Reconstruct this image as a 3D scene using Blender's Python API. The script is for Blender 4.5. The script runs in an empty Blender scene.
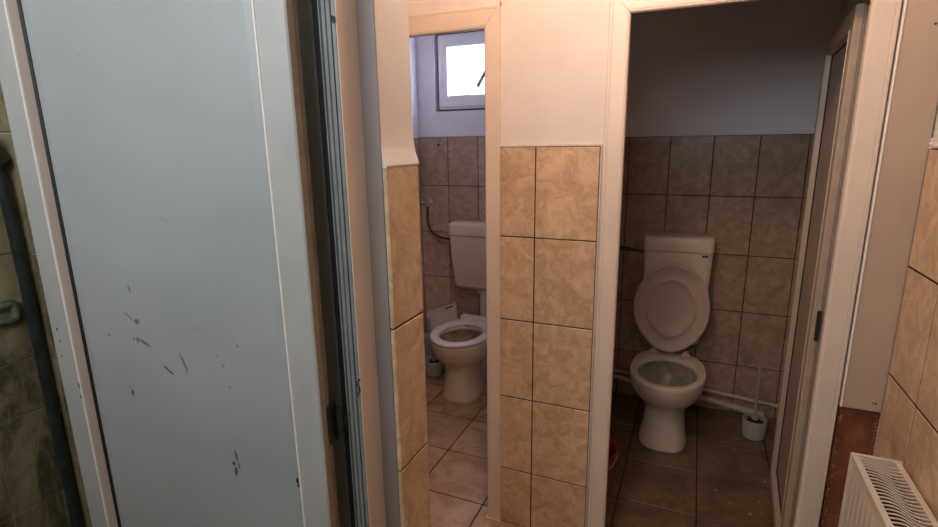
import bpy, bmesh, math, random
from mathutils import Vector, Matrix
random.seed(7)
sc = bpy.context.scene
col = sc.collection
V = Vector

# ------------------------------------------------------------------ camera
F_PX, YAW, PITCH, ROLL, EYE = 519.78, -0.4119, -0.227, -0.0148, 1.5977
cy, sy = math.cos(YAW), math.sin(YAW)
fw = V((sy*math.cos(PITCH), cy*math.cos(PITCH), math.sin(PITCH)))
rt = V((cy, -sy, 0)); up = rt.cross(fw)
R_ = math.cos(ROLL)*rt + math.sin(ROLL)*up
U_ = -math.sin(ROLL)*rt + math.cos(ROLL)*up
cam = bpy.data.objects.new('camera', bpy.data.cameras.new('camera')); col.objects.link(cam)
m = Matrix.Identity(4)
for i in range(3):
    m[i][0] = R_[i]; m[i][1] = U_[i]; m[i][2] = -fw[i]
m[2][3] = EYE
cam.matrix_world = m
cam.data.sensor_width = 36; cam.data.lens = F_PX*36/938; cam.data.clip_start = .02
sc.camera = cam

# ------------------------------------------------------------------ materials
def s2l(c):
    return tuple(((x/255)/12.92 if x/255 <= .04045 else ((x/255+.055)/1.055)**2.4) for x in c) + (1,)
class NT:
    def __init__(s, name):
        s.m = bpy.data.materials.new(name); s.m.use_nodes = True
        s.t = s.m.node_tree; s.b = s.t.nodes['Principled BSDF']; s.co = None
    def n(s, typ, **k):
        nd = s.t.nodes.new(typ)
        for a, v in k.items():
            if a.startswith('i_'):
                key = a[2:]; key = int(key) if key.isdigit() else key
                nd.inputs[key].default_value = v
            else: setattr(nd, a, v)
        return nd
    def l(s, a, b): s.t.links.new(a, b)
    def coord(s):
        if not s.co: s.co = s.n('ShaderNodeTexCoord')
        return s.co.outputs['Object']
    def noise(s, scale, detail=4, rough=.55, dist=0, vec=None, stretch=None):
        v = vec or s.coord()
        if stretch:
            mp = s.n('ShaderNodeMapping'); mp.inputs['Scale'].default_value = stretch
            s.l(v, mp.inputs['Vector']); v = mp.outputs[0]
        nd = s.n('ShaderNodeTexNoise'); nd.inputs['Scale'].default_value = scale
        nd.inputs['Detail'].default_value = detail; nd.inputs['Roughness'].default_value = rough
        nd.inputs['Distortion'].default_value = dist
        s.l(v, nd.inputs['Vector']); return nd.outputs['Fac']
    def ramp(s, fac, stops):
        r = s.n('ShaderNodeValToRGB'); e = r.color_ramp.elements
        while len(e) < len(stops): e.new(.5)
        for el, (p, c) in zip(e, stops):
            el.position = p; el.color = c if len(c) == 4 else tuple(c)+(1,)
        s.l(fac, r.inputs[0]); return r.outputs[0]
    def mix(s, fac, a, b, mode='MIX'):
        mx = s.n('ShaderNodeMix', data_type='RGBA', blend_type=mode)
        for src, sock in ((fac, mx.inputs[0]), (a, mx.inputs[6]), (b, mx.inputs[7])):
            if hasattr(src, 'is_linked'): s.l(src, sock)
            else: sock.default_value = src
        return mx.outputs[2]
    def math(s, op, a, b=0., c=None):
        nd = s.n('ShaderNodeMath', operation=op)
        for i, x in enumerate((a, b) if c is None else (a, b, c)):
            if hasattr(x, 'is_linked'): s.l(x, nd.inputs[i])
            else: nd.inputs[i].default_value = x
        return nd.outputs[0]
    def bump(s, h, strength=.2, dist=.002):
        b = s.n('ShaderNodeBump'); b.inputs['Strength'].default_value = strength; b.inputs['Distance'].default_value = dist
        s.l(h, b.inputs['Height']); s.l(b.outputs[0], s.b.inputs['Normal'])
    def out(s, colr=None, rough=.5, metal=0):
        if colr is not None:
            if hasattr(colr, 'is_linked'): s.l(colr, s.b.inputs['Base Color'])
            else: s.b.inputs['Base Color'].default_value = colr
        if hasattr(rough, 'is_linked'): s.l(rough, s.b.inputs['Roughness'])
        else: s.b.inputs['Roughness'].default_value = rough
        s.b.inputs['Metallic'].default_value = metal
        return s.m
def lin(r, g, b): return (r, g, b, 1)

def mk_tile(name, base, light, dark, scale=15, rough=.32, isl=.10, spec=.5):
    t = NT(name)
    n0 = t.noise(scale*.35, 3, .5)
    n1 = t.noise(scale, 9, .7, .9)
    n2 = t.noise(scale*2.4, 7, .65, 1.3)
    c = t.ramp(n1, [(.32, dark), (.5, base), (.68, light)])
    vein = t.math('ABSOLUTE', t.math('SUBTRACT', n2, .5))
    vm = t.ramp(vein, [(0, (1, 1, 1)), (.035, (0, 0, 0))])
    c = t.mix(t.math('MULTIPLY', vm, .35), c, light)
    vein2 = t.math('ABSOLUTE', t.math('SUBTRACT', n1, .46))
    vm2 = t.ramp(vein2, [(0, (1, 1, 1)), (.018, (0, 0, 0))])
    c = t.mix(t.math('MULTIPLY', vm2, .45), c, dark)
    g = t.n('ShaderNodeNewGeometry')
    br = t.math('ADD', t.math('MULTIPLY', g.outputs['Random Per Island'], isl), 1-isl/2)
    br = t.math('MULTIPLY', br, t.math('ADD', t.math('MULTIPLY', n0, .3), .85))
    hs = t.n('ShaderNodeHueSaturation'); t.l(c, hs.inputs['Color']); t.l(br, hs.inputs['Value'])
    t.bump(n2, .12, .001)
    t.b.inputs['Specular IOR Level'].default_value = spec
    return t.out(hs.outputs[0], rough)
M = {}
M['tile'] = mk_tile('wall_tile', lin(.56, .395, .245), lin(.70, .53, .36), lin(.40, .26, .145))
M['tile_wc'] = mk_tile('closet_wall_tile', lin(.50, .365, .295), lin(.62, .47, .39), lin(.36, .25, .195), 17)
M['tile_dim'] = mk_tile('dim_closet_tile', lin(.37, .265, .185), lin(.47, .35, .25), lin(.25, .165, .105), 17)  # closet tile darkened in colour for the dim right closet
M['floor'] = mk_tile('floor_tile', lin(.42, .28, .17), lin(.52, .37, .24), lin(.27, .16, .09), 7, .3)
M['floor_dim'] = mk_tile('shaded_floor_tile', lin(.15, .098, .055), lin(.22, .150, .092), lin(.075, .048, .028), 6, .4)  # same floor tile, darkened in colour for the dim right closet
def plain(name, c, rough=.5, metal=0, n=0, ns=8, bs=0):
    t = NT(name); c = tuple(c)+(1,)
    if n:
        f = t.noise(ns, 5, .6)
        cc = t.ramp(f, [(.3, tuple(x*(1-n) for x in c[:3])), (.7, tuple(min(1, x*(1+n)) for x in c[:3]))])
        if bs: t.bump(t.noise(ns*14, 4), bs, .001)
        return t.out(cc, rough, metal)
    return t.out(c, rough, metal)
M['grout'] = plain('dark_grout', (.022, .013, .010), .9, n=.4, ns=30)
M['caulk'] = plain('pale_caulk', (.62, .55, .48), .7, n=.15, ns=30)
M['plaster'] = plain('wall_plaster', (.66, .62, .57), .85, n=.05, ns=3, bs=.15)
M['plaster_wc'] = plain('closet_plaster', (.80, .78, .84), .85, n=.05, ns=3, bs=.15)
M['ceiling'] = plain('ceiling_paint', (.72, .7, .68), .9, n=.04)
M['white'] = plain('sealant_and_bead_glint', (.85, .80, .73), .5)
M['jamb_lit'] = plain('warm_lit_jamb', (.64, .51, .41), .45, n=.05)  # paler jamb side: warm light on this face is put into the colour
M['limescale'] = plain('stained_ceramic', (.36, .30, .23), .3, n=.35, ns=18)
M['bead'] = plain('warm_lit_bead', (.56, .46, .40), .4, n=.06)  # pinkish tint paints in warm lobby light on the bead slope
M['mould'] = plain('mouldy_foam', (.12, .10, .10), .9, n=.5, ns=40)
M['edge'] = plain('brown_edge', (.34, .27, .205), .45, n=.12, ns=20)  # browner tone on the side faces of the leaf
M['board'] = plain('tan_board', (.45, .355, .265), .5, n=.05, ns=4)
M['cover'] = plain('shaded_cover_strip', (.24, .20, .18), .5, n=.05, ns=8)  # white wall end greyed in colour for the low daylight on it
M['pvc'] = plain('white_plastic_profile', (.67, .58, .48), .35, n=.05, ns=5)
M['pvc_tan'] = plain('tan_door_profile', (.42, .34, .25), .4, n=.06, ns=6)  # tan frame profile of the right closet door
M['jamb'] = plain('shaded_jamb_profile', (.20, .21, .205), .45, n=.12, ns=20)  # jamb front darkened in colour for the weaker daylight on it
M['pvc_old'] = plain('greyish_plastic_profile', (.42, .42, .40), .4, n=.07, ns=9)
M['pvc_window'] = plain('window_plastic', (.86, .84, .88), .35, n=.04)
M['black'] = plain('black_rubber', (.008, .008, .008), .6)
M['hinge'] = plain('dark_hinge_metal', (.03, .034, .03), .5, .5, n=.4, ns=60)
M['ceramic'] = plain('ivory_ceramic', (.68, .60, .49), .16, n=.06, ns=9)
M['cist'] = plain('ivory_plastic', (.72, .62, .49), .3, n=.05, ns=9)
M['seat'] = plain('white_seat_plastic', (.78, .75, .76), .25, n=.03)
M['lid'] = plain('aged_lid_plastic', (.56, .44, .36), .35, n=.05)
M['water'] = plain('dirty_bowl_water', (.10, .07, .045), .05)
M['wplastic'] = plain('white_plastic', (.66, .64, .62), .35, n=.06, ns=10)
M['gplastic'] = plain('grey_plastic', (.42, .40, .38), .4, n=.1, ns=12)
M['red'] = plain('red_plastic', (.30, .022, .022), .35)
M['hgrey'] = plain('grey_handle', (.33, .33, .35), .4)
M['chrome'] = plain('chrome', (.75, .75, .75), .15, 1)
M['hose'] = plain('braided_hose', (.07, .045, .04), .45, .3, n=.5, ns=200)
M['bristle'] = plain('black_bristle', (.015, .013, .012), .9)
M['pipe'] = plain('painted_pipe', (.50, .43, .36), .5, n=.2, ns=20)
M['galv'] = plain('galvanised_pipe', (.17, .18, .15), .5, .35, n=.45, ns=25)
M['tar'] = plain('black_painted_pipe', (.035, .042, .042), .3, .3, n=.5, ns=18)
M['ink'] = plain('dark_print', (.03, .03, .035), .6)
M['rad'] = plain('cream_radiator_enamel', (.66, .58, .47), .35, n=.05, ns=6)
M['radin'] = plain('radiator_inside_shade', (.015, .010, .008), .9, n=.4, ns=30)  # near-black colour stands for the shade inside the radiator
M['chip'] = plain('paper_scrap', (.42, .34, .27), .8)

# painted left-door panel with scuffs (real stains, positions in leaf coordinates)
def mk_panel():
    t = NT('scuffed_door_panel')
    f = t.noise(3, 4); base = t.ramp(f, [(.3, lin(.345, .365, .365)), (.7, lin(.395, .41, .41))])
    fine = t.noise(260, 2); base = t.mix(.10, base, fine, 'OVERLAY')
    sep = t.n('ShaderNodeSeparateXYZ'); t.l(t.coord(), sep.inputs[0])
    X, Z = sep.outputs['X'], sep.outputs['Z']
    wob = t.noise(55, 4, .7); grit = t.noise(150, 3, .7)
    tot = None
    for (x, z, rx, rz, a, st) in SCUFFS:
        dx = t.math('SUBTRACT', X, x); dz = t.math('SUBTRACT', Z, z)
        ca, sa = math.cos(a), math.sin(a)
        uu = t.math('ADD', t.math('MULTIPLY', dx, ca/rx), t.math('MULTIPLY', dz, sa/rx))
        vv = t.math('ADD', t.math('MULTIPLY', dx, -sa/rz), t.math('MULTIPLY', dz, ca/rz))
        d = t.math('ADD', t.math('MULTIPLY', uu, uu), t.math('MULTIPLY', vv, vv))
        d = t.math('ADD', d, t.math('MULTIPLY', t.math('SUBTRACT', wob, .5), 2.6))
        k = t.math('MULTIPLY', t.ramp(d, [(.25, (1, 1, 1)), (1., (0, 0, 0))]), st)
        tot = k if tot is None else t.math('MAXIMUM', tot, k)
    tot = t.math('MULTIPLY', tot, t.ramp(grit, [(.3, (.5, .5, .5)), (.5, (1, 1, 1))]))
    # faint rubbed smears
    sm = t.ramp(t.noise(5, 6, .7, 1.0, stretch=(1, 1, 2.2)), [(.56, (0, 0, 0)), (.72, (.16, .16, .16))])
    c = t.mix(sm, base, lin(.30, .31, .29))
    c = t.mix(tot, c, lin(.03, .033, .03))
    t.bump(fine, .12, .0006)
    return t.out(c, .42)

def mk_grime():
    t = NT('grimy_old_tile')
    n = t.noise(4.5, 8, .62, .8); c = t.ramp(n, [(.30, lin(.06, .052, .03)), (.45, lin(.23, .19, .105)), (.66, lin(.42, .35, .20))])
    st = t.ramp(t.noise(5, 7, .7, .6, stretch=(1.6, 1.6, .45)), [(.50, (0, 0, 0)), (.60, (1, 1, 1))])
    c = t.mix(t.math('MULTIPLY', st, .75), c, lin(.035, .033, .025))
    # limescale runs
    li = t.ramp(t.noise(14, 6, .7, 1.2, stretch=(2, 2, .35)), [(.60, (0, 0, 0)), (.68, (.5, .5, .5))])
    c = t.mix(li, c, lin(.30, .28, .22))
    t.bump(t.noise(30, 6), .4, .004)
    return t.out(c, .6)
def mk_rust():
    t = NT('bare_brown_wall')
    n = t.noise(10, 8, .65, .5, stretch=(1.5, 1, .8)); c = t.ramp(n, [(.3, lin(.12, .035, .014)), (.55, lin(.20, .065, .027)), (.75, lin(.30, .12, .05))])
    t.bump(t.noise(60, 6), .4, .003)
    return t.out(c, .75)
def mk_foam():
    t = NT('old_foam')
    n = t.noise(60, 6, .65); c = t.ramp(n, [(.35, lin(.12, .05, .02)), (.6, lin(.42, .22, .10))])
    t.bump(n, .6, .004); return t.out(c, .9)
M['grime'] = mk_grime(); M['rust'] = mk_rust(); M['foam'] = mk_foam()
def mk_glass():
    t = NT('window_glass')
    tr = t.n('ShaderNodeBsdfTransparent'); gl = t.n('ShaderNodeBsdfGlossy'); gl.inputs['Roughness'].default_value = .02
    mx = t.n('ShaderNodeMixShader'); mx.inputs[0].default_value = .06
    t.l(tr.outputs[0], mx.inputs[1]); t.l(gl.outputs[0], mx.inputs[2])
    t.l(mx.outputs[0], t.t.nodes['Material Output'].inputs['Surface'])
    return t.m
M['glass'] = mk_glass()

# ------------------------------------------------------------------ mesh helpers
def box(bm, x0, x1, y0, y1, z0, z1, bev=0, seg=2):
    r = bmesh.ops.create_cube(bm, size=1)
    for v in r['verts']:
        v.co = V((x0+(x1-x0)*(v.co.x+.5), y0+(y1-y0)*(v.co.y+.5), z0+(z1-z0)*(v.co.z+.5)))
    if bev:
        es = list({e for v in r['verts'] for e in v.link_edges})
        bmesh.ops.bevel(bm, geom=es, offset=bev, segments=seg, affect='EDGES', profile=.6)
    return r['verts']
def hexa(bm, pts):
    """eight corner points: bottom loop of four, top loop of four"""
    v = [bm.verts.new(p) for p in pts]
    for f in ((0, 3, 2, 1), (4, 5, 6, 7), (0, 1, 5, 4), (1, 2, 6, 5), (2, 3, 7, 6), (3, 0, 4, 7)):
        bm.faces.new([v[i] for i in f])
    return v
def loft(bm, rings, cap0=True, cap1=True):
    rs = [[bm.verts.new(p) for p in r] for r in rings]
    n = len(rs[0])
    for a, b in zip(rs, rs[1:]):
        for i in range(n):
            bm.faces.new((a[i], a[(i+1) % n], b[(i+1) % n], b[i]))
    if cap0: bm.faces.new(list(reversed(rs[0])))
    if cap1: bm.faces.new(rs[-1])
def cyl(bm, p0, p1, r0, r1=None, n=20):
    r1 = r0 if r1 is None else r1
    p0, p1 = V(p0), V(p1); d = (p1-p0).normalized()
    a = d.orthogonal().normalized(); b = d.cross(a)
    rg = lambda p, r: [p + r*(math.cos(t)*a+math.sin(t)*b) for t in [2*math.pi*i/n for i in range(n)]]
    loft(bm, [rg(p0, r0), rg(p1, r1)])
def lathe(bm, c, prof, n=32):
    """prof: (radius, z); closes at both ends"""
    c = V(c)
    loft(bm, [[c+V((r*math.cos(2*math.pi*i/n), r*math.sin(2*math.pi*i/n), z)) for i in range(n)] for r, z in prof])
def tube(bm, pts, r, n=12, sub=6):
    pts = [V(p) for p in pts]
    P = []
    for i in range(len(pts)-1):
        a, b = pts[i], pts[i+1]; p_ = pts[i-1] if i else a*2-b; n_ = pts[i+2] if i+2 < len(pts) else b*2-a
        for k in range(sub):
            t = k/sub
            P.append(.5*((2*a)+(b-p_)*t+(2*p_-5*a+4*b-n_)*t*t+(3*a-p_-3*b+n_)*t**3))
    P.append(pts[-1])
    ring = []; ref = None
    for i, p in enumerate(P):
        d = (P[min(i+1, len(P)-1)]-P[max(i-1, 0)]).normalized()
        ref = d.orthogonal().normalized() if ref is None else (ref-d*ref.dot(d)).normalized()
        b = d.cross(ref)
        ring.append([p+r*(math.cos(2*math.pi*k/n)*ref+math.sin(2*math.pi*k/n)*b) for k in range(n)])
    loft(bm, ring)
def obj(name, bm, mat, parent=None, world=True, smooth=False, kind=None, label=None, angle=40):
    bmesh.ops.recalc_face_normals(bm, faces=bm.faces[:])
    if parent is not None and world:
        off = parent.location if parent.parent is None else parent.parent.location + parent.location
        inv = Matrix.Translation(-V(off))
        if parent.parent is None: pass
        bm.transform(inv)
    me = bpy.data.meshes.new(name); bm.to_mesh(me); bm.free()
    for mm in (mat if isinstance(mat, list) else [mat]): me.materials.append(mm)
    if smooth:
        for p in me.polygons: p.use_smooth = True
        try: me.set_sharp_from_angle(angle=math.radians(angle))
        except Exception: pass
    o = bpy.data.objects.new(name, me); col.objects.link(o)
    if parent is not None: o.parent = parent
    if kind: o['kind'] = kind
    if label: o['label'] = label
    return o
def thing(name, label=None, cat=None, loc=(0, 0, 0), rz=0, group=None, kind=None):
    o = bpy.data.objects.new(name, None); col.objects.link(o); o.empty_display_size = .05
    o.location = loc; o.rotation_euler = (0, 0, rz)
    if label: o['label'] = label
    if cat: o['category'] = cat
    if group: o['group'] = group
    if kind: o['kind'] = kind
    return o
def tag(o, label, cat, group=None):
    o['label'] = label; o['category'] = cat
    if group: o['group'] = group
    return o
BM = bmesh.new
def S(name, parts, mat, parent=None, bev=0):
    b = BM()
    for p in parts: box(b, *p, bev=bev)
    return obj(name, b, mat, parent, kind='structure' if parent is None else None)

# tiles: surface of chamfered slabs between the listed joints
def tiles(b, o, u, v, n, us, vs, gap=.0042, th=.006, ch=.0016):
    o, u, v, n = V(o), V(u), V(v), V(n)
    for a0, a1 in zip(us, us[1:]):
        for c0, c1 in zip(vs, vs[1:]):
            x0, x1, y0, y1 = a0+gap/2, a1-gap/2, c0+gap/2, c1-gap/2
            if x1-x0 < .004 or y1-y0 < .004: continue
            P = lambda x, y, z: o+u*x+v*y+n*z
            lo = [P(x0, y0, 0), P(x1, y0, 0), P(x1, y1, 0), P(x0, y1, 0)]
            mi = [P(x0, y0, th-ch), P(x1, y0, th-ch), P(x1, y1, th-ch), P(x0, y1, th-ch)]
            hi = [P(x0+ch, y0+ch, th), P(x1-ch, y0+ch, th), P(x1-ch, y1-ch, th), P(x0+ch, y1-ch, th)]
            loft(b, [lo, mi, hi])
def span(a, b, ref, step):
    """joints between a and b on the grid ref + k*step"""
    k = math.ceil((a-ref)/step+1e-6); r = [a]
    while ref+k*step < b-1e-6: r.append(ref+k*step); k += 1
    return r+[b]

DF, DB, DL, XR, XS = 1.844, 3.239, 3.302, .58, -.547
XA, HC = -1.84, 2.75
YP0, YP1 = .863, .99           # partition between washroom and lobby
HEAD = 2.058                   # outside height of the door frames
# ------------------------------------------------------------------ room shell
fl = S('floor', [(XA-.1, XR+.1, -.75, 3.5, -.1, -.0022)], M['grout'])
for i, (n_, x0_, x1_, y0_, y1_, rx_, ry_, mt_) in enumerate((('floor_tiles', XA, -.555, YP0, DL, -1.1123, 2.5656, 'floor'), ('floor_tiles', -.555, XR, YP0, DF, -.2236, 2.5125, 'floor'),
                                                    ('floor_tiles', -.555, XR, DF, DB, -.2236, 2.5125, 'floor_dim'), ('floor_tiles', XA, XR, -.65, YP0, -1.1123, 2.5656, 'grime'))):
    b = BM(); tiles(b, (0, 0, -.006), (1, 0, 0), (0, 1, 0), (0, 0, 1), span(x0_, x1_, rx_, .333), span(y0_, y1_, ry_, .333), gap=.006)
    obj(n_, b, M[mt_], fl)
S('ceiling', [(XA-.1, XR+.1, -.75, 3.5, HC, HC+.1)], M['ceiling'])
TW, TH_ = .2246, .33
# front wall with the two closet doors
wf = S('wall_front', [(XA, -1.420, DF, DF+.085, 0, HC), (-.673, -.296, DF, DF+.085, 0, HC), (.472, XR, DF, DF+.085, .768, HC),
                      (-1.437, -.669, DF, DF+.085, HEAD+.002, HC), (-.305, .472, DF, DF+.085, HEAD+.002, HC)], M['plaster'])
b = BM(); zt = 1.583
zs = sorted([zt-TH_*j for j in range(5)]+[0.0])
tiles(b, (0, DF-.003, 0), (1, 0, 0), (0, 0, 1), (0, -1, 0), [-.6735, -.5355, -.3085], zs, th=.007)
obj('wall_tiles', b, M['tile'], wf)
S('tile_grout', [(-.6735, -.3085, DF-.0082, DF+.001, 0, zt)], M['grout'], wf)
b = BM(); box(b, -.6735, -.307, DF-.0095, DF, zt, zt+.007, bev=.002); box(b, -.3085, -.3025, DF-.0075, DF, 0, zt+.006, bev=.0015)
obj('caulk_line', b, M['caulk'], wf)
# bare recess under the board
br = S('trim_1', [(.472, XR, DF+.012, DF+.085, 0, .768)], M['rust'])
b = BM()
for i in range(60):
    z = .02+.74*i/60; r = random.uniform(.003, .007)
    bmesh.ops.create_icosphere(b, subdivisions=1, radius=r, matrix=Matrix.Translation((.474+random.uniform(0, .010), DF+.012+random.uniform(-.004, .003), z)) @ Matrix.Diagonal((1, .6, random.uniform(1, 2), 1)))
for i in range(26):
    z = .45+.31*i/26; r = random.uniform(.002, .005)
    bmesh.ops.create_icosphere(b, subdivisions=1, radius=r, matrix=Matrix.Translation((.574+random.uniform(-.004, .002), DF+.010, z)))
obj('foam_edge', b, M['foam'], br, smooth=True)
# white board over the upper corner
bd = S('trim_2', [(.4725, .5745, DF-.013, DF, .774, HC)], M['board'], bev=.0012)
b = BM(); box(b, .4675, .4725, DF-.0175, DF-.001, .774, HC, bev=.002); obj('caulk_line', b, M['white'], bd)
b = BM(); cyl(b, (.556, DF-.014, .80), (.556, DF-.012, .80), .003); cyl(b, (.548, DF-.014, .801), (.548, DF-.012, .801), .002)
cyl(b, (.5415, DF-.014, 1.885), (.5415, DF-.012, 1.885), .003); obj('screw_mark', b, M['black'], bd)

# right wall
wr = S('wall_right', [(XR, XR+.1, -.75, 3.5, 0, HC)], M['plaster'])
b = BM(); zr = 1.566
zs = sorted([zr-TH_*j for j in range(5)]+[0.0])
ys = [DF-.013]+[1.6116-TW*k for k in range(0, 11)]; ys = sorted(ys)
tiles(b, (XR+.002, 0, 0), (0, 1, 0), (0, 0, 1), (-1, 0, 0), ys, zs, th=.008, gap=.0065)
obj('wall_tiles', b, M['tile'], wr)
b = BM(); box(b, XR-.0040, XR+.004, ys[0], DF-.013, 0, zr); obj('tile_grout', b, M['grout'], wr)
b = BM()
for i in range(40):
    y = DF-.02-i*.02
    bmesh.ops.create_icosphere(b, subdivisions=2, radius=random.uniform(.006, .010), matrix=Matrix.Translation((XR-.001, y, zr+.006)) @ Matrix.Diagonal((.8, 1.6, 1, 1)))
for i in range(3):
    bmesh.ops.create_icosphere(b, subdivisions=2, radius=random.uniform(.006, .009), matrix=Matrix.Translation((XR-.002, DF-.018, zr+.002+i*.010)))
obj('plaster_lumps', b, M['caulk'], wr, smooth=True)
S('trim_3', [(XR-.006, XR+.001, 1.97, 3.20, 1.60, 1.601)], M['caulk'])

# partition with its tiled reveal
wp = S('wall_partition', [(XA, -.560, YP0, YP1, 0, HC), (-.560, XR, YP0, YP1, 2.32, HC)], M['plaster'])
b = BM()
prof = [(-.562, HC), (-.5585, HC), (-.5585, 1.66), (-.5580, 1.63), (-.5565, 1.60), (-.553, 1.580), (-.5475, 1.566), (-.5455, 1.558), (-.547, 1.554), (-.562, 1.554)]
loft(b, [[V((x, YP0+.001, z)) for x, z in prof], [V((x, YP0+.005, z)) for x, z in prof], [V((x, YP1+.001, z)) for x, z in prof]])
obj('plaster_edge', b, M['plaster'], wp, smooth=True, angle=30)
b = BM(); zs = sorted([1.5567-TH_*j for j in range(5)]+[0.0])
tiles(b, (-.556, 0, 0), (0, 1, 0), (0, 0, 1), (1, 0, 0), [YP0-.001, YP1+.002], zs, th=.009, ch=.0018)
obj('wall_tiles', b, M['tile'], wp)
S('tile_grout', [(-.560, -.549, YP0+.004, YP1, 0, 1.553)], M['grout'], wp)
# washroom face of the partition: old dirty tiles
gz = [0, .2, .51, .81, .977, 1.30, 1.645, 1.98, 2.31]
b = BM(); tiles(b, (0, YP0+.001, 0), (1, 0, 0), (0, 0, 1), (0, -1, 0), [XA+.008]+[-1.62+.22*k for k in range(0, 4)]+[-.78], gz, th=.007)
obj('old_tiles', b, M['grime'], wp)
wl = S('wall_left', [(XA-.1, XA, -.75, 3.5, 0, HC)], M['plaster'])
b = BM(); tiles(b, (XA-.001, 0, 0), (0, 1, 0), (0, 0, 1), (1, 0, 0), sorted([YP0-.004]+[.70-.22*k for k in range(0, 7)]), gz, th=.007)
obj('old_tiles', b, M['grime'], wl)
b = BM(); box(b, XA-.0005, XA+.002, -.6, YP0, 1.645, 1.66); obj('tile_grout', b, M['grime'], wl)

# back wall of the left closet with window opening
WX0, WX1, WZ0, WZ1 = -1.675, -1.225, 1.812, 2.315
wb = S('wall_back_left', [(XA, WX0, DL, DL+.2, 0, HC), (WX1, -.55, DL, DL+.2, 0, HC), (WX0, WX1, DL, DL+.2, 0, WZ0), (WX0, WX1, DL, DL+.2, WZ1, HC)], M['plaster_wc'])
b = BM(); zl = 1.643; zs = sorted([zl-TH_*j for j in range(5)]+[0.0])
tiles(b, (0, DL-.002, 0), (1, 0, 0), (0, 0, 1), (0, -1, 0), span(-1.806, -.62, -1.8112, TW), zs)
obj('wall_tiles', b, M['tile_wc'], wb)
S('tile_grout', [(-1.806, -.62, DL-.0062, DL+.001, 0, zl)], M['grout'], wb)
b = BM(); box(b, -1.806, -.62, DL-.014, DL, zl, zl+.012, bev=.004); obj('caulk_line', b, M['plaster_wc'], wb)
wlc = S('wall_side_left', [(XA, -1.81, DF+.085, DL, 0, HC)], M['plaster_wc'])
b = BM(); tiles(b, (-1.811, 0, 0), (0, 1, 0), (0, 0, 1), (1, 0, 0), span(DF+.09, DL-.006, DL, TW), zs)
obj('wall_tiles', b, M['tile_wc'], wlc)
S('wall_divider', [(-.62, -.465, DF+.085, DL, 0, HC)], M['plaster_wc'])
wbr = S('wall_back_right', [(-.465, XR, DB, DB+.2, 0, HC)], M['plaster_wc'])
b = BM(); zb = 1.6207; zs = sorted([zb-TH_*j for j in range(5)]+[0.0])
tiles(b, (0, DB-.002, 0), (1, 0, 0), (0, 0, 1), (0, -1, 0), span(-.463, XR, -.3773, TW), zs)
obj('wall_tiles', b, M['tile_dim'], wbr)
S('tile_grout', [(-.463, XR, DB-.0062, DB+.001, 0, zb)], M['grout'], wbr)
# wall behind the camera with a wide window opening (daylight of the washroom)
S('wall_behind', [(XA, -1.55, -.75, -.65, 0, HC), (.05, XR, -.75, -.65, 0, HC), (-1.55, .05, -.75, -.65, 0, 1.86), (-1.55, .05, -.75, -.65, 2.58, HC)], M['grime'])

# ------------------------------------------------------------------ door frames
def mitre_frame(b, x0, x1, z1, w, prof, y, kz, z0=0):
    """jambs and header with mitred corners; prof: (offset from outer edge 0..w, y offset)"""
    def ringpts(cornerfn): return [cornerfn(o, d) for o, d in prof]
    g = .0006
    # left jamb
    loft(b, [[V((x0+o, y+d, z0)) for o, d in prof], [V((x0+o, y+d, z1-o*kz-g)) for o, d in prof]])
    loft(b, [[V((x1-o, y+d, z0)) for o, d in prof], [V((x1-o, y+d, z1-o*kz-g)) for o, d in prof]])
    loft(b, [[V((x0+o+g, y+d, z1-o*kz)) for o, d in prof], [V((x1-o-g, y+d, z1-o*kz)) for o, d in prof]])
PR = [(0, .09), (0, -.013), (.003, -.016), (.010, -.016), (.0115, -.0145), (.013, -.016), (.056, -.016), (.058, -.0145), (.0605, -.0145), (.064, -.011), (.065, -.006), (.065, .004), (.050, .008), (.050, .083)]
def door_frame(n, x0, x1, w, zi=1.991):
    kz = 1.28 if w < .06 else 1.15; z1 = zi+w*kz; k = w/.065; prf = [(o*k, d) for o, d in PR]
    t = thing('trim_%d' % n, kind='structure', loc=(x0, DF, 0))
    b = BM(); mitre_frame(b, x0, x1, z1, w, prf, DF, kz); obj('door_frame', b, M['pvc'], t)
    return t
lf = door_frame(4, -1.422, -.671, .058)
rf = door_frame(5, -.2975, .4625, .0665)
b = BM(); box(b, -.735, -.668, DF-.02, DF+.0, -.002, .004, bev=.001); obj('chipped_mortar', b, M['caulk'], lf)
# washroom entrance frame: left jamb (header above the picture)
ef = thing('trim_6', kind='structure', loc=(-.64, .83, 0))
EP = [(-0.64, 0.863), (-0.64, 0.812), (-0.6335, 0.808), (-0.631, 0.8), (-0.6285, 0.8), (-0.627, 0.806), (-0.6245, 0.806), (-0.623, 0.799), (-0.6165, 0.799), (-0.615, 0.803), (-0.6135, 0.803), (-0.612, 0.798), (-0.6045, 0.798), (-0.6042, 0.806), (-0.6015, 0.806), (-0.6012, 0.798), (-0.5955, 0.799), (-0.594, 0.802), (-0.594, 0.863)]
b = BM(); loft(b, [[V((x, y, 0)) for x, y in EP], [V((x, y, 2.26)) for x, y in EP]]); obj('door_jamb', b, M['jamb'], ef)
b = BM(); box(b, -.5975, -.5930, .8005, .863, 0, 2.26, bev=.001); obj('lit_jamb_side', b, M['jamb_lit'], ef)
b = BM(); box(b, -.6042, -.6014, .8015, .8056, 0, 2.26); box(b, -.6335, -.6325, .806, .809, 0, 2.26); box(b, -.653, -.6345, .812, .860, 0, 2.26); obj('seal_and_gap_shade', b, M['black'], ef)  # last strip is added black for the shade of the deep gap
b = BM(); box(b, -.640, .575, .80, .863, 2.26, 2.32, bev=.002); obj('door_header', b, M['pvc_old'], ef)
b = BM(); box(b, -.594, -.5562, .8612, .8655, 0, 2.32, bev=.001); obj('cover_strip', b, M['cover'], ef)
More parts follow.
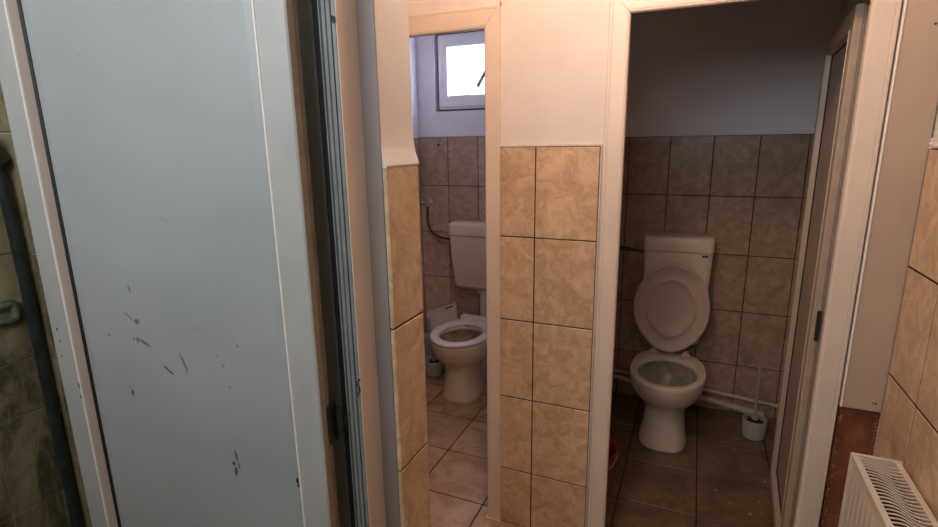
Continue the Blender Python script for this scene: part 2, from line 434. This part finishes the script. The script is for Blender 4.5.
for z, h in ((1.118, .035), (1.81, .008)):
    b = BM()
    for k in range(7):
        bmesh.ops.create_icosphere(b, subdivisions=1, radius=.0035, matrix=Matrix.Translation((-.598+random.uniform(-.003, .003), .799, z+h*(k/6-.5))) @ Matrix.Diagonal((1, .4, 1.2, 1)))
    obj('dirt_spot', b, M['hinge'], ef)

# ------------------------------------------------------------------ door leaves
# leaf coordinates: x from hinge edge (0) to free edge (-W); face at y=0, thickness to +y
def leaf(t, W, z0, z1, st, T, panel_mat, frame_mat, bead_mat=None, bw=.009, bd=.0205, gk=.006):
    def ring(ins, y): return [V((-ins, y, z0+ins)), V((-W+ins, y, z0+ins)), V((-W+ins, y, z1-ins)), V((-ins, y, z1-ins))]
    lip = .022
    b = BM()
    # four mitred members
    def member(i, prof):
        j = (i+1) % 4
        A, B = [], []
        for ins, y in prof:
            r = ring(ins, y); A.append(r[i]); B.append(r[j])
        d = (B[0]-A[0]).normalized()*.0004
        n0 = len(b.faces); loft(b, [[p+d for p in A], [p-d for p in B]]); b.faces.ensure_lookup_table()
        if len(prof) > 8:
            for q_ in range(len(prof)):
                if q_ == 0 or q_ >= 5: b.faces[n0+q_].material_index = 1
    prof = [(0, lip-.002), (0, .003), (.003, 0), (st, 0), (st, T), (.008, T), (.007, T-.008), (.004, T-.010), (.004, lip+.012), (.007, lip+.010), (.007, lip+.006), (.003, lip+.004), (.003, lip+.001)]
    for i in range(4): member(i, prof)
    obj('stile_frame', b, [frame_mat, M['edge']], t, world=False)
    b = BM()
    for i in range(4): member(i, [(st+.0003, .0005), (st+.0015, -.0012), (st+.0035, -.0012), (st+.005, .0008), (st+bw, bd-.002), (st+bw, bd+.004), (st+.0003, bd+.004)])
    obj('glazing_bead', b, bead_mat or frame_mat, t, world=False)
    b = BM()
    for i in range(4): member(i, [(st-.0012, .0004), (st-.0002, -.0022), (st+.0022, -.0024), (st+.0034, .0002)])
    obj('bead_rim', b, M['white'] if bead_mat else frame_mat, t, world=False)  # white rim on the big door paints in the bead's edge highlight
    b = BM()
    for i in range(4): member(i, [(st+bw, bd-.0035), (st+bw+gk, bd-.001), (st+bw+gk, bd+.004), (st+bw, bd+.004)])
    obj('rubber_gasket', b, M['black'], t, world=False)
    i0 = st+bw+gk
    b = BM(); loft(b, [ring(i0, bd+.010), ring(i0, bd+.001), ring(i0+.022, bd-.0018), ring(i0+.0222, bd-.0017)])
    obj('door_panel', b, panel_mat, t, world=False)
    # back face panel closure
    b = BM(); box(b, -W+st, -st, T-.012, T-.006, z0+st, z1-st); obj('back_panel', b, panel_mat, t, world=False)

# big washroom door, swung open
A1 = math.radians(6)           # leaf direction (-cos6, -sin6)
HX, HY, W1 = -.654, .745, .721
import mathutils
def leaf_pt(px, py, hx=HX, hy=HY, a=A1):
    """pixel of a real stain -> its place (x along leaf, z) on the leaf's own plane"""
    d = fw + R_*(px-469)/F_PX - U_*(py-263.5)/F_PX
    n = V((-math.sin(a), math.cos(a), 0)); p0 = V((hx, hy, EYE)) + n*.009
    s = (p0-V((0, 0, EYE))).dot(n)/d.dot(n); P = V((0, 0, EYE))+d*s
    return ((P.x-hx)*math.cos(a)+(P.y-hy)*math.sin(a), P.z)
SC = []
for px, py, rx, rz, a, st in ((125, 290, .004, .012, .2, .55), (133, 323, .009, .008, 0, .8), (124, 317, .022, .004, -.7, .45), (134, 341, .006, .008, 0, .7), (142, 345, .022, .004, -.5, .75),
                              (130, 340, .004, .006, 0, .5), (105, 336, .006, .004, 0, .5), (107, 331, .003, .004, 0, .4), (180, 364, .004, .026, .35, .65), (165, 372, .018, .0035, -.65, .95), (183, 376, .003, .012, .1, .35),
                              (129, 394, .0045, .010, -.1, 1.), (126, 388, .003, .003, 0, .8), (233, 458, .005, .020, .1, .9), (231, 466, .006, .006, 0, 1.), (233, 474, .006, .014, -.1, 1.), (236, 468, .004, .008, 0, .9),
                              (234, 348, .003, .004, 0, .7), (226, 389, .003, .004, 0, .7), (213, 358, .003, .003, 0, .5), (220, 368, .004, .005, 0, .5), (75, 55, .0025, .003, 0, .5), (160, 220, .02, .006, -.3, .12), (193, 331, .02, .006, .2, .12)):
    x, z = leaf_pt(px, py); SC.append((x, z, rx, rz, a, st))
SCUFFS = SC
M['panel'] = mk_panel()
d1 = thing('door_1', kind='structure', loc=(HX, HY, 0), rz=A1)
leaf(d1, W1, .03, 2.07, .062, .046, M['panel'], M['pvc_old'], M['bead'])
b = BM()
for px, py, r in ((300, 478, .004), (301, 483, .003), (64, 340, .002), (66, 355, .002), (83, 384, .004), (85, 395, .003), (61, 328, .0025)):
    x, z = leaf_pt(px, py); yy = -.0005 if px > 200 else 0.001
    bmesh.ops.create_icosphere(b, subdivisions=1, radius=r, matrix=Matrix.Translation((x, 0.0, z)) @ Matrix.Diagonal((1, .15, 2, 1)))
obj('dirt_spot', b, M['hinge'], d1, world=False)
for hz in (1.035, .30, 1.86):
    b = BM(); box(b, -.656, -.630, .793, .8005, hz-.022, hz+.030, bev=.002); cyl(b, (-.6415, .789, hz-.030), (-.6415, .789, hz+.036), .008); box(b, -.655, -.651, .766, .792, hz-.04, hz+.045, bev=.001)
    if abs(hz-1.86) < .1: b.free(); continue
    h = obj('hinge', b, M['hinge'], None); h.parent = ef; h.location = -ef.location

def mk_wcpanel(name, c): return plain(name, c, .45, n=.05, ns=5)
M['panel2'] = mk_wcpanel('greyed_door_panel', (.37, .29, .23))
# right closet door opened inwards against the right side (face looks to -x)
d2 = thing('door_2', kind='structure', loc=(.3825, DF+.091, 0), rz=math.radians(-90-3.6)+0)
# local -x must run to +y: rotate so that (-1,0) -> (sin3.6, cos3.6)
ang = math.atan2(math.cos(math.radians(3.6)), math.sin(math.radians(3.6)))-math.pi
d2.rotation_euler = (0, 0, ang)
leaf(d2, .615, .05, 1.972, .060, .055, M['panel2'], M['pvc_tan'])
for hz in (1.0,):
    b = BM(); cyl(b, (.3990, DF+.084, hz-.05), (.3990, DF+.084, hz+.05), .006)
    h = obj('hinge', b, M['hinge'], None); h.parent = rf; h.location = -rf.location
# left closet door opened inwards against its left side (only a sliver shows)
d3 = thing('door_3', kind='structure', loc=(-1.384, DF+.07, 0), rz=0)
ang = math.atan2(1, -.30)-math.pi
d3.rotation_euler = (0, 0, ang)
leaf(d3, .56, .03, 1.962, .060, .05, M['panel2'], M['pvc'])

# ------------------------------------------------------------------ window of the left closet
wn = thing('window_1', kind='structure', loc=(WX0, DL, WZ0))
def rect_frame(b, x0, x1, z0, z1, w, y0, y1, bev=.003):
    g = .0004
    A = [(x0, z0), (x1, z0), (x1, z1), (x0, z1)]; I = [(x0+w, z0+w), (x1-w, z0+w), (x1-w, z1-w), (x0+w, z1-w)]
    for i in range(4):
        j = (i+1) % 4
        q = [A[i], A[j], I[j], I[i]]
        hexa(b, [V((x, y1, z)) for x, z in q]+[V((x, y0, z)) for x, z in q])
b = BM(); rect_frame(b, WX0+.014, WX1-.014, WZ0+.014, WZ1-.014, .032, DL+.035, DL+.09); obj('window_frame', b, M['pvc_window'], wn)
b = BM(); rect_frame(b, WX0+.024, WX1-.024, WZ0+.030, WZ1-.030, .066, DL+.012, DL+.075)
rect_frame(b, WX0+.088, WX1-.088, WZ0+.094, WZ1-.094, .010, DL+.026, DL+.06); obj('sash', b, M['pvc_window'], wn)
b = BM(); rect_frame(b, WX0+.001, WX1-.001, WZ0+.001, WZ1-.001, .016, DL+.05, DL+.08); obj('mouldy_gap', b, M['mould'], wn)
b = BM(); box(b, WX0+.08, WX1-.08, DL+.045, DL+.049, WZ0+.086, WZ1-.086); obj('pane', b, M['glass'], wn)
b = BM(); hx = WX1-.052; hz = 2.06
box(b, hx-.013, hx+.013, DL+.006, DL+.018, hz-.03, hz+.03, bev=.004); cyl(b, (hx, DL+.010, hz), (hx, DL-.028, hz), .008)
tube(b, [(hx+.003, DL-.028, hz+.006), (hx-.020, DL-.032, hz-.022), (hx-.052, DL-.032, hz-.070), (hx-.072, DL-.032, hz-.105)], .011); obj('window_handle', b, M['hgrey'], wn, smooth=True)

# ------------------------------------------------------------------ toilets
def egg(cx, yb, hw, f, bk, z, n=48, e=2.0, eb=2.6, c=.45):
    """outline; y measured as distance from wall plane yb; f front distance, bk rear distance"""
    r = []
    for i in range(n):
        t = 2*math.pi*i/n; s, k = math.sin(t), math.cos(t)
        ex = e if k > 0 else eb
        x = math.copysign(abs(s)**(2/ex), s)*hw
        d = math.copysign(abs(k)**(2/ex), k)
        mid = min(max(c, bk+.05), f-.05)
        dd = mid+d*(f-mid) if d > 0 else mid+d*(mid-bk)
        r.append(V((cx+x, yb-dd, z)))
    return r
def toilet(cx, wall, label, down):
    t = thing('toilet', label, 'toilet', (cx, wall-.45, 0))
    if down: off = -.02
    else: off = 0
    b = BM(); F = .70+off; H = .405
    outer = [(.0, .122, .60, .24, 2.6), (.012, .124, .602, .24, 2.6), (.03, .118, .596, .24, 2.5), (.10, .108, .588, .25, 2.3), (.18, .103, .585, .25, 2.2), (.215, .106, .590, .24, 2.1), (.24, .126, .606, .22, 2.0), (.265, .150, .634, .20, 2.0), (.29, .168, .658, .195, 2.0),
             (.32, .180, .676, .19, 2), (.35, .188, .690, .18, 2), (.38, .190, .698, .175, 2), (.397, .191, .700, .175, 2), (.403, .188, .697, .178, 2), (H, .183, .692, .182, 2)]
    rings = [egg(cx, wall, hw, f+off, bk, z, e=e) for z, hw, f, bk, e in outer]
    inner = [(H, .153, .662, .285), (.401, .147, .655, .29), (.385, .145, .653, .292), (.368, .150, .659, .288), (.35, .152, .660, .286), (.32, .146, .655, .29), (.28, .128, .63, .31), (.235, .095, .57, .345), (.20, .065, .52, .37), (.18, .04, .49, .40)]
    rings += [egg(cx, wall, hw, f+off, bk, z, eb=2.0, c=.475) for z, hw, f, bk in inner]
    loft(b, rings)
    for k_, f_ in enumerate(list(b.faces)):
        if k_//48 >= 17: f_.material_index = 1
    # rear deck joining the bowl to the wall side
    box(b, cx-.105, cx+.105, wall-.27, wall-.13, .20, .398, bev=.02, seg=4)
    box(b, cx-.08, cx+.08, wall-.28, wall-.10, .0, .3, bev=.03, seg=4)
    obj('bowl', b, [M['ceramic'], M['limescale']], t, smooth=True, angle=50)
    b = BM(); loft(b, [egg(cx, wall, .098, .57+off, .345, .236, eb=2, c=.475), egg(cx, wall, .098, .57+off, .345, .238, eb=2, c=.475)]); obj('water', b, M['water'], t)
    # cistern
    coff = -.024 if down else 0
    D0, D1, zb, zt_, hw = (.175, .03, .625, 1.078, .192) if down else (.182, .012, .44, 1.076, .185)
    b = BM()
    def rr(h, d0, d1, z, r=.03, n=6):
        P = []
        for (sx, sy) in ((1, 1), (-1, 1), (-1, -1), (1, -1)):
            X = cx+coff+sx*(h-r); Y = (wall-d1-r if sy > 0 else wall-d0+r)
            a0 = {(1, 1): 0, (-1, 1): 90, (-1, -1): 180, (1, -1): 270}[(sx, sy)]
            for k in range(n+1):
                a = math.radians(a0+90*k/n); P.append(V((X+r*math.cos(a), Y+r*math.sin(a), z)))
        return P
    zl_ = zt_-.083
    loft(b, [rr(hw-.062, D0-.03, D1, zb), rr(hw-.048, D0-.018, D1, zb+.008), rr(hw-.034, D0-.006, D1, zb+.03), rr(hw-.016, D0-.004, D1, zb+.20), rr(hw-.004, D0-.002, D1, zl_-.004)])
    ci = obj('cistern', b, M['cist'], t, smooth=True)
    b = BM(); loft(b, [rr(hw-.002, D0-.001, D1, zl_-.001), rr(hw, D0+.002, D1-.002, zl_+.002), rr(hw, D0+.002, D1-.002, zt_-.02), rr(hw-.004, D0-.002, D1, zt_-.007), rr(hw-.012, D0-.01, D1+.008, zt_)])
    obj('cistern_lid', b, M['cist'], ci, smooth=True)
    b = BM(); cyl(b, (cx+coff, wall-.09, zt_-.001), (cx+coff, wall-.09, zt_+.006), .022); obj('flush_button', b, M['cist'], ci, smooth=True)
    if not down:
        b = BM(); box(b, cx+hw-.058, cx+hw-.028, wall-D0-.0045, wall-D0+.004, zl_-.022, zl_-.012, bev=.002); obj('maker_label', b, M['ink'], ci)
        # mounting lid raised
        LC, LW, LH, ZB = cx-.012, .200, .252, .425
        def lid_ring(sx, sz, y):
            P = []
            for i in range(56):
                a = 2*math.pi*i/56; s, k = math.sin(a), math.cos(a)
                x = s*LW*sx; zz = k*LH*sz
                if k < 0: x *= 1-.16*(-k)**2*1.0; 
                if k < 0: zz = math.copysign(abs(k)**.92, k)*LH*sz
                P.append((x, y, LH+zz))
            return P
        til = math.radians(9)
        def place(P): return [V((LC+x, wall-.262+math.cos(til)*y+math.sin(til)*z*.55, ZB+z*math.cos(til)*1.02)) for x, y, z in P]
        b = BM()
        loft(b, [place(lid_ring(*a)) for a in ((.93, .93, .022), (.985, .985, .018), (1, 1, .010), (1, 1, .002), (.985, .985, -.003), (.95, .955, -.004), (.90, .915, .000), (.86, .88, .006), (.70, .72, .010), (.67, .685, .009), (.645, .655, .000), (.60, .61, .000), (.575, .585, .009), (.56, .57, .012), (.3, .3, .012), (.02, .02, .012))])
        obj('lid', b, M['lid'], t, smooth=True, angle=60)
        for s in (-1, 1):
            b = BM(); x = cx+s*.085
            box(b, x-.018, x+.018, wall-.282, wall-.247, .398, .412, bev=.005); cyl(b, (x-.020, wall-.262, .420), (x+.020, wall-.262, .420), .009)
            box(b, x-.012, x+.012, wall-.268, wall-.252, .411, .445, bev=.004)
            obj('hinge', b, M['lid'], t, smooth=True)
    else:
        b = BM(); eg = lambda hw, f, bk, z: egg(cx, wall, hw, f, bk, z, eb=2.15, c=.45)
        loft(b, [eg(.182, .680, .205, .408), eg(.190, .689, .196, .411), eg(.193, .692, .193, .419), eg(.189, .688, .197, .426), eg(.178, .676, .215, .430), eg(.144, .637, .272, .429), eg(.133, .626, .286, .424), eg(.129, .621, .290, .416), eg(.131, .623, .288, .408), eg(.182, .680, .205, .408)], False, False)
        st = obj('seat', b, M['seat'], t, smooth=True, angle=70)
        b = BM(); box(b, cx-.105, cx+.13, wall-.235, wall-.185, .41, .455, bev=.006, seg=3); obj('hinge_block', b, M['seat'], st)
        b = BM(); tube(b, [(cx-.025, wall-.345, .431), (cx, wall-.342, .432), (cx+.022, wall-.350, .431)], .0025); obj('seat_mark', b, M['ink'], st)
        b = BM(); cyl(b, (cx+.008, wall-.09, .30), (cx+.008, wall-.09, .64), .024); cyl(b, (cx+.008, wall-.09, .585), (cx+.008, wall-.09, .63), .033); tube(b, [(cx+.008, wall-.09, .33), (cx+.008, wall-.10, .27), (cx+.008, wall-.16, .25)], .025); obj('flush_pipe', b, M['cist'], t, smooth=True)
    return t
t1 = toilet(-.067, DB, 'ivory toilet with its lid raised against the cistern, in the dark right closet', False)
t2 = toilet(-1.307, DL, 'toilet with white seat lowered under the small window, in the left closet', True)

# ------------------------------------------------------------------ brushes
def brush(x, y, label, h, lean, hm='gplastic'):
    t = thing('toilet_brush', label, 'toilet brush', (x, y, 0))
    b = BM(); lathe(b, (x, y, 0), [(.050, .001), (.056, .005), (.060, .05), (.061, .105), (.059, .108), (.054, .106), (.052, .03), (.03, .02)]); obj('holder', b, M[hm], t, smooth=True)
    b = BM()
    for i in range(200):
        a = random.uniform(0, 6.283); z = random.uniform(.03, .10); r = random.uniform(.036, .046)
        cyl(b, (x, y, z), (x+r*math.cos(a), y+r*math.sin(a), z+random.uniform(0, .012)), .0012, .0008, 4)
    lathe(b, (x, y, 0), [(.02, .03), (.038, .045), (.040, .085), (.02, .104)]); obj('bristles', b, M['bristle'], t)
    b = BM(); tube(b, [(x, y, .09), (x+lean*.3, y, .17), (x+lean*.7, y+.002, .27), (x+lean, y+.004, h)], .0075); lathe(b, (x, y, 0), [(.008, .10), (.017, .103), (.016, .112), (.008, .12)], 16)
    obj('handle', b, M['hgrey'], t, smooth=True)
brush(.392, 2.985, 'white pot with toilet brush by the pipes right of the dark closet toilet', .43, -.006)
brush(-1.612, 3.045, 'white pot with toilet brush left of the toilet with lowered seat', .41, -.03, 'wplastic')

# bucket
bk = thing('bucket', 'red plastic bucket half hidden behind the jamb of the right closet door', 'bucket', (-.340, 2.215, 0))
b = BM(); lathe(b, (-.340, 2.215, 0), [(.072, .001), (.076, .004), (.098, .205), (.106, .206), (.107, .214), (.103, .216), (.096, .212), (.074, .01), (.03, .008)]); obj('pail', b, M['red'], bk, smooth=True)
b = BM(); tube(b, [(-.443+.006, 2.215, .195), (-.44, 2.165, .15), (-.340, 2.118, .12), (-.262, 2.165, .15), (-.235, 2.215, .195)], .003); obj('handle', b, M['gplastic'], bk, smooth=True)

# white bin with tilted lid beside left toilet
bn = thing('waste_bin', 'white plastic bin with raised tilted lid in the corner left of the lowered-seat toilet', 'bin', (-1.66, 3.2, 0))
b = BM()
for k in range(7):
    z = .01+k*.034; box(b, -1.765+.001*k, -1.56-.001*k, 3.135, 3.275, z, z+.020, bev=.003)
box(b, -1.757, -1.568, 3.142, 3.268, .005, .238); obj('basket', b, M['gplastic'], bn)
b = BM(); q = [(-1.738, .205), (-1.500, .345), (-1.530, .478), (-1.757, .392)]
hexa(b, [V((x, 3.205+(z-.2)*.20, z)) for x, z in q]+[V((x, 3.187+(z-.2)*.20, z)) for x, z in q]); bmesh.ops.bevel(b, geom=b.edges[:], offset=.004, segments=2, affect='EDGES')
ld = obj('lid', b, M['wplastic'], bn)
b = BM(); hexa(b, [V((x, 3.187+(z-.2)*.20+dy, z)) for dy in (.001, -.001) for x, z in ((-1.610, .425), (-1.548, .452), (-1.546, .462), (-1.608, .435))]); obj('printed_mark', b, M['ink'], bn)
b = BM(); tube(b, [(-1.726, 3.20, .35), (-1.726, 3.185, .345), (-1.72, 3.18, .27), (-1.716, 3.19, .24)], .005); obj('handle', b, M['gplastic'], bn, smooth=True)

# ------------------------------------------------------------------ pipes and hoses
def pipe(name, label, cat, pts, r, mat, sub=6, extra=None, group=None):
    b = BM(); tube(b, pts, r, 14, sub)
    if extra: extra(b)
    o = obj(name, b, mat, smooth=True); tag(o, label, cat, group); return o
pipe('water_pipe', 'thin painted pipe running along the back wall of the right closet, the higher one', 'pipe', [(-.455, DB-.028, .166), (0, DB-.028, .134), (.572, DB-.028, .092)], .011, M['pipe'])
pipe('water_pipe', 'thicker painted pipe sloping to the floor beside the brush pot, right closet', 'pipe', [(-.455, DB-.034, .128), (0, DB-.034, .085), (.30, DB-.034, .048), (.46, DB-.034, .026)], .018, M['pipe'])
pipe('water_pipe', 'upper painted pipe behind the brush pot in the left closet', 'pipe', [(-1.80, DL-.017, .165), (-1.45, DL-.017, .16), (-.63, DL-.017, .15)], .010, M['pipe'])
v = thing('angle_valve', 'small chrome angle valve on tiles left of the cistern under the window', 'valve', (-1.735, DL, 1.19))
b = BM(); cyl(b, (-1.735, DL-.006, 1.192), (-1.735, DL-.012, 1.192), .022); cyl(b, (-1.735, DL-.01, 1.192), (-1.735, DL-.055, 1.192), .010); cyl(b, (-1.735, DL-.045, 1.20), (-1.735, DL-.045, 1.168), .010)
cyl(b, (-1.742, DL-.045, 1.192), (-1.775, DL-.045, 1.194), .008); obj('valve_body', b, M['chrome'], v, smooth=True)
b = BM(); cyl(b, (-1.772, DL-.045, 1.194), (-1.792, DL-.045, 1.194), .014, .012, 8); obj('knob', b, M['chrome'], v, smooth=True)
pipe('supply_hose', 'dark braided hose curving from the wall valve to the cistern under the window', 'hose', [(-1.735, DL-.045, 1.172), (-1.738, DL-.045, 1.06), (-1.705, DL-.05, .99), (-1.64, DL-.065, .958), (-1.57, DL-.085, .952), (-1.516, DL-.09, .950)], .0085, M['hose'])
b = BM(); cyl(b, (-1.655, DL-.006, 1.590), (-1.655, DL-.016, 1.590), .009, .006); tag(obj('wall_plug', b, M['ink'], smooth=True), 'tiny dark plug in the top tile row under the small window', 'wall plug')
pipe('supply_hose', 'dark water hose reaching the right closet cistern from its left', 'hose', [(-.455, DB-.03, .968), (-.36, DB-.03, .962), (-.335, DB-.03, .960)], .011, M['hose'], extra=lambda b: tube(b, [(-.335, DB-.03, .960), (-.29, DB-.04, .957), (-.246, DB-.07, .955)], .005))
# washroom pipes
def elb(b):
    tube(b, [(XA+.022, .782, 1.158), (XA+.022, .806, 1.156), (XA+.022, .806, 1.116), (XA+.022, .782, 1.112)], .013, 12, 5)
pipe('water_pipe', 'pair of thin corroded pipes joined by an elbow on the grimy wall', 'pipe', [(XA+.022, -.63, 1.16), (XA+.022, 0, 1.16), (XA+.022, .79, 1.158)], .011, M['galv'],
     extra=lambda b: (tube(b, [(XA+.022, -.63, 1.110), (XA+.022, 0, 1.110), (XA+.022, .79, 1.112)], .010, 12, 6), elb(b)))
DX = XA+.052
pipe('drain_pipe', 'thick black glossy pipe along the grimy wall, turning down in the corner', 'pipe', [(DX, -.63, 1.610), (DX, .2, 1.610), (DX, .76, 1.610), (DX, .80, 1.600), (DX, .826, 1.56)], .036, M['tar'],
     extra=lambda b: (tube(b, [(DX, .82, 1.57), (DX, .832, 1.45), (DX, .835, 1.1), (DX, .835, .5), (DX, .835, .001)], .016, 14, 6),
                      cyl(b, (DX, .68, 1.610), (DX, .73, 1.610), .041)))

# ------------------------------------------------------------------ radiator
RX0, RX1, RY0, RY1, RZ0, RZ1 = .454, .563, .62, 1.606, .14, .742
ra = thing('radiator', 'cream panel radiator with slotted top grille on the tiled right wall', 'radiator', ((RX0+RX1)/2, 1.11, RZ0))
def panel(b, x, sgn):
    n = 32; ys_ = []
    prof = []
    p = .0333; y = RY0+.012
    while y < RY1-.02:
        ys_ += [(y, 0), (y+p*.30, 0), (y+p*.42, .0015), (y+p*.58, .0015), (y+p*.70, 0)]; y += p
    ys_.append((RY1-.012, 0))
    f = [(x+sgn*d, yy) for yy, d in ys_]; k = [(x+sgn*.012, yy) for yy, d in reversed(ys_)]
    zz = [(RZ0, .004), (RZ0+.03, 0), (RZ1-.055, 0), (RZ1-.03, .003), (RZ1-.004, .003)]
    rings = []
    for z, ins in zz:
        flat = z in (RZ0, RZ1-.03, RZ1-.004)
        rings.append([V(((x if flat and i < len(f) else q[0])+sgn*(ins if i < len(f) else 0), q[1], z)) for i, q in enumerate(f+k)])
    loft(b, rings)
b = BM(); panel(b, RX0, 1); obj('front_panel', b, M['rad'], ra)
b = BM(); panel(b, RX1, -1); obj('back_panel', b, M['rad'], ra)
b = BM()
b.free()
for y0 in (RY0, RY1-.010):
    b = BM(); box(b, RX0-.003, RX1+.003, y0, y0+.010, RZ0, RZ1+.003, bev=.002); obj('end_cap', b, M['rad'], ra)
b = BM()
box(b, RX0-.001, RX0+.014, RY0+.01, RY1-.01, RZ1-.012, RZ1, bev=.002); box(b, RX1-.013, RX1+.001, RY0+.01, RY1-.01, RZ1-.012, RZ1, bev=.002)
y = RY0+.016; x0, x1 = RX0+.012, RX1-.011; W_ = x1-x0
while y < RY1-.016:
    P = []
    for k in range(13):
        s = k/12; sh = -.019*math.tanh((s-.5)*7)+.003*math.sin(s*6.283+y*9)
        P.append((x0+W_*s, y+sh))
    tp = [(px, py, ) for px, py in P]
    for (ax, ay), (bx_, by_) in zip(P, P[1:]):
        wd = .0045
        hexa(b, [V((ax, ay-wd/2, RZ1-.0035)), V((bx_, by_-wd/2, RZ1-.0035)), V((bx_, by_+wd/2, RZ1-.0035)), V((ax, ay+wd/2, RZ1-.0035)),
                 V((ax, ay-wd/2, RZ1-.001)), V((bx_, by_-wd/2, RZ1-.001)), V((bx_, by_+wd/2, RZ1-.001)), V((ax, ay+wd/2, RZ1-.001))])
    y += .0155
obj('top_grille', b, M['rad'], ra)
b = BM()
zig = []; y = RY0+.02; i = 0
while y < RY1-.02:
    zig.append((RX0+.018 if i % 2 else RX1-.018, y)); y += .014; i += 1
for (ax, ay), (bx_, by_) in zip(zig, zig[1:]):
    hexa(b, [V((ax, ay, RZ0+.03)), V((bx_, by_, RZ0+.03)), V((bx_, by_+.001, RZ0+.03)), V((ax, ay+.001, RZ0+.03)), V((ax, ay, RZ1-.025)), V((bx_, by_, RZ1-.025)), V((bx_, by_+.001, RZ1-.025)), V((ax, ay+.001, RZ1-.025))])
obj('convector_fins', b, M['radin'], ra)
for y0 in (RY0+.15, RY1-.15):
    b = BM(); box(b, RX1+.001, XR-.0065, y0, y0+.03, .3, .6); obj('wall_bracket', b, M['rad'], ra)
for y0 in (RY0+.05, RY1-.05):
    b = BM(); cyl(b, (.508, y0, .0), (.508, y0, RZ0+.01), .009); obj('feed_pipe', b, M['pipe'], ra, smooth=True)

# scraps on the closet floor
b = BM()
def fpt(px, py):
    d = fw + R_*(px-469)/F_PX - U_*(py-263.5)/F_PX; s = -EYE/d.z; return d.x*s, d.y*s
for px, py in ((757, 488), (759, 502), (750, 514), (761, 513), (765, 482), (765, 481), (713, 465), (719, 462), (706, 470), (728, 455), (735, 450), (716, 490), (730, 503), (742, 470), (722, 446)):
    x, y = fpt(px, py); r = random.uniform(.003, .007); a = random.uniform(0, 6.28)
    pts = [V((x+r*random.uniform(.5, 1.2)*math.cos(a+k*1.256), y+r*random.uniform(.5, 1.2)*math.sin(a+k*1.256), .0005)) for k in range(5)]
    loft(b, [pts, [p+V((0, 0, .0012)) for p in pts]])
sc_ = obj('paper_scraps', b, M['chip'], kind='stuff'); tag(sc_, 'tiny pale scraps scattered on the right closet floor', 'litter')

# lamp on the lobby ceiling
LX, LY = -.36, 1.15
lm = thing('ceiling_lamp', 'round ceiling lamp with bare bulb in the lobby', 'lamp', (LX, LY, HC))
b = BM(); lathe(b, (LX, LY, HC-.03), [(.02, -.20), (.028, -.195), (.03, -.15), (.008, -.145), (.008, 0), (.055, .005), (.06, .03)]); obj('lamp_holder', b, M['wplastic'], lm, smooth=True)

# ------------------------------------------------------------------ light
def light(name, typ, loc, energy, color, size=.1, rot=(0, 0, 0), sy_=None):
    l = bpy.data.lights.new(name, typ); l.energy = energy; l.color = color
    if typ == 'AREA':
        l.size = size
        if sy_: l.shape = 'RECTANGLE'; l.size_y = sy_
    else: l.shadow_soft_size = size
    o = bpy.data.objects.new(name, l); col.objects.link(o); o.location = loc; o.rotation_euler = rot
    return o
light('lobby_bulb', 'POINT', (LX, LY, HC-.36), 22.5, (1, .65, .49), .06)
light('washroom_daylight', 'AREA', (-.75, -.67, 2.22), 13, (.92, .96, 1.0), 1.55, (math.radians(98), 0, 0), .68)
light('closet_daylight', 'AREA', ((WX0+WX1)/2, DL+.16, (WZ0+WZ1)/2), 24, (.80, .84, 1.0), .44, (math.radians(-90), 0, 0), .5)
w = bpy.data.worlds.new('world'); sc.world = w; w.use_nodes = True
bg = w.node_tree.nodes['Background']; bg.inputs[0].default_value = (.86, .93, 1, 1); bg.inputs[1].default_value = 3.0

sc.view_settings.view_transform = 'Standard'; sc.view_settings.look = 'None'
sc.view_settings.exposure = 0; sc.view_settings.gamma = 1; sc.view_settings.use_curve_mapping = False
sc.cycles.max_bounces = 10; sc.cycles.diffuse_bounces = 6
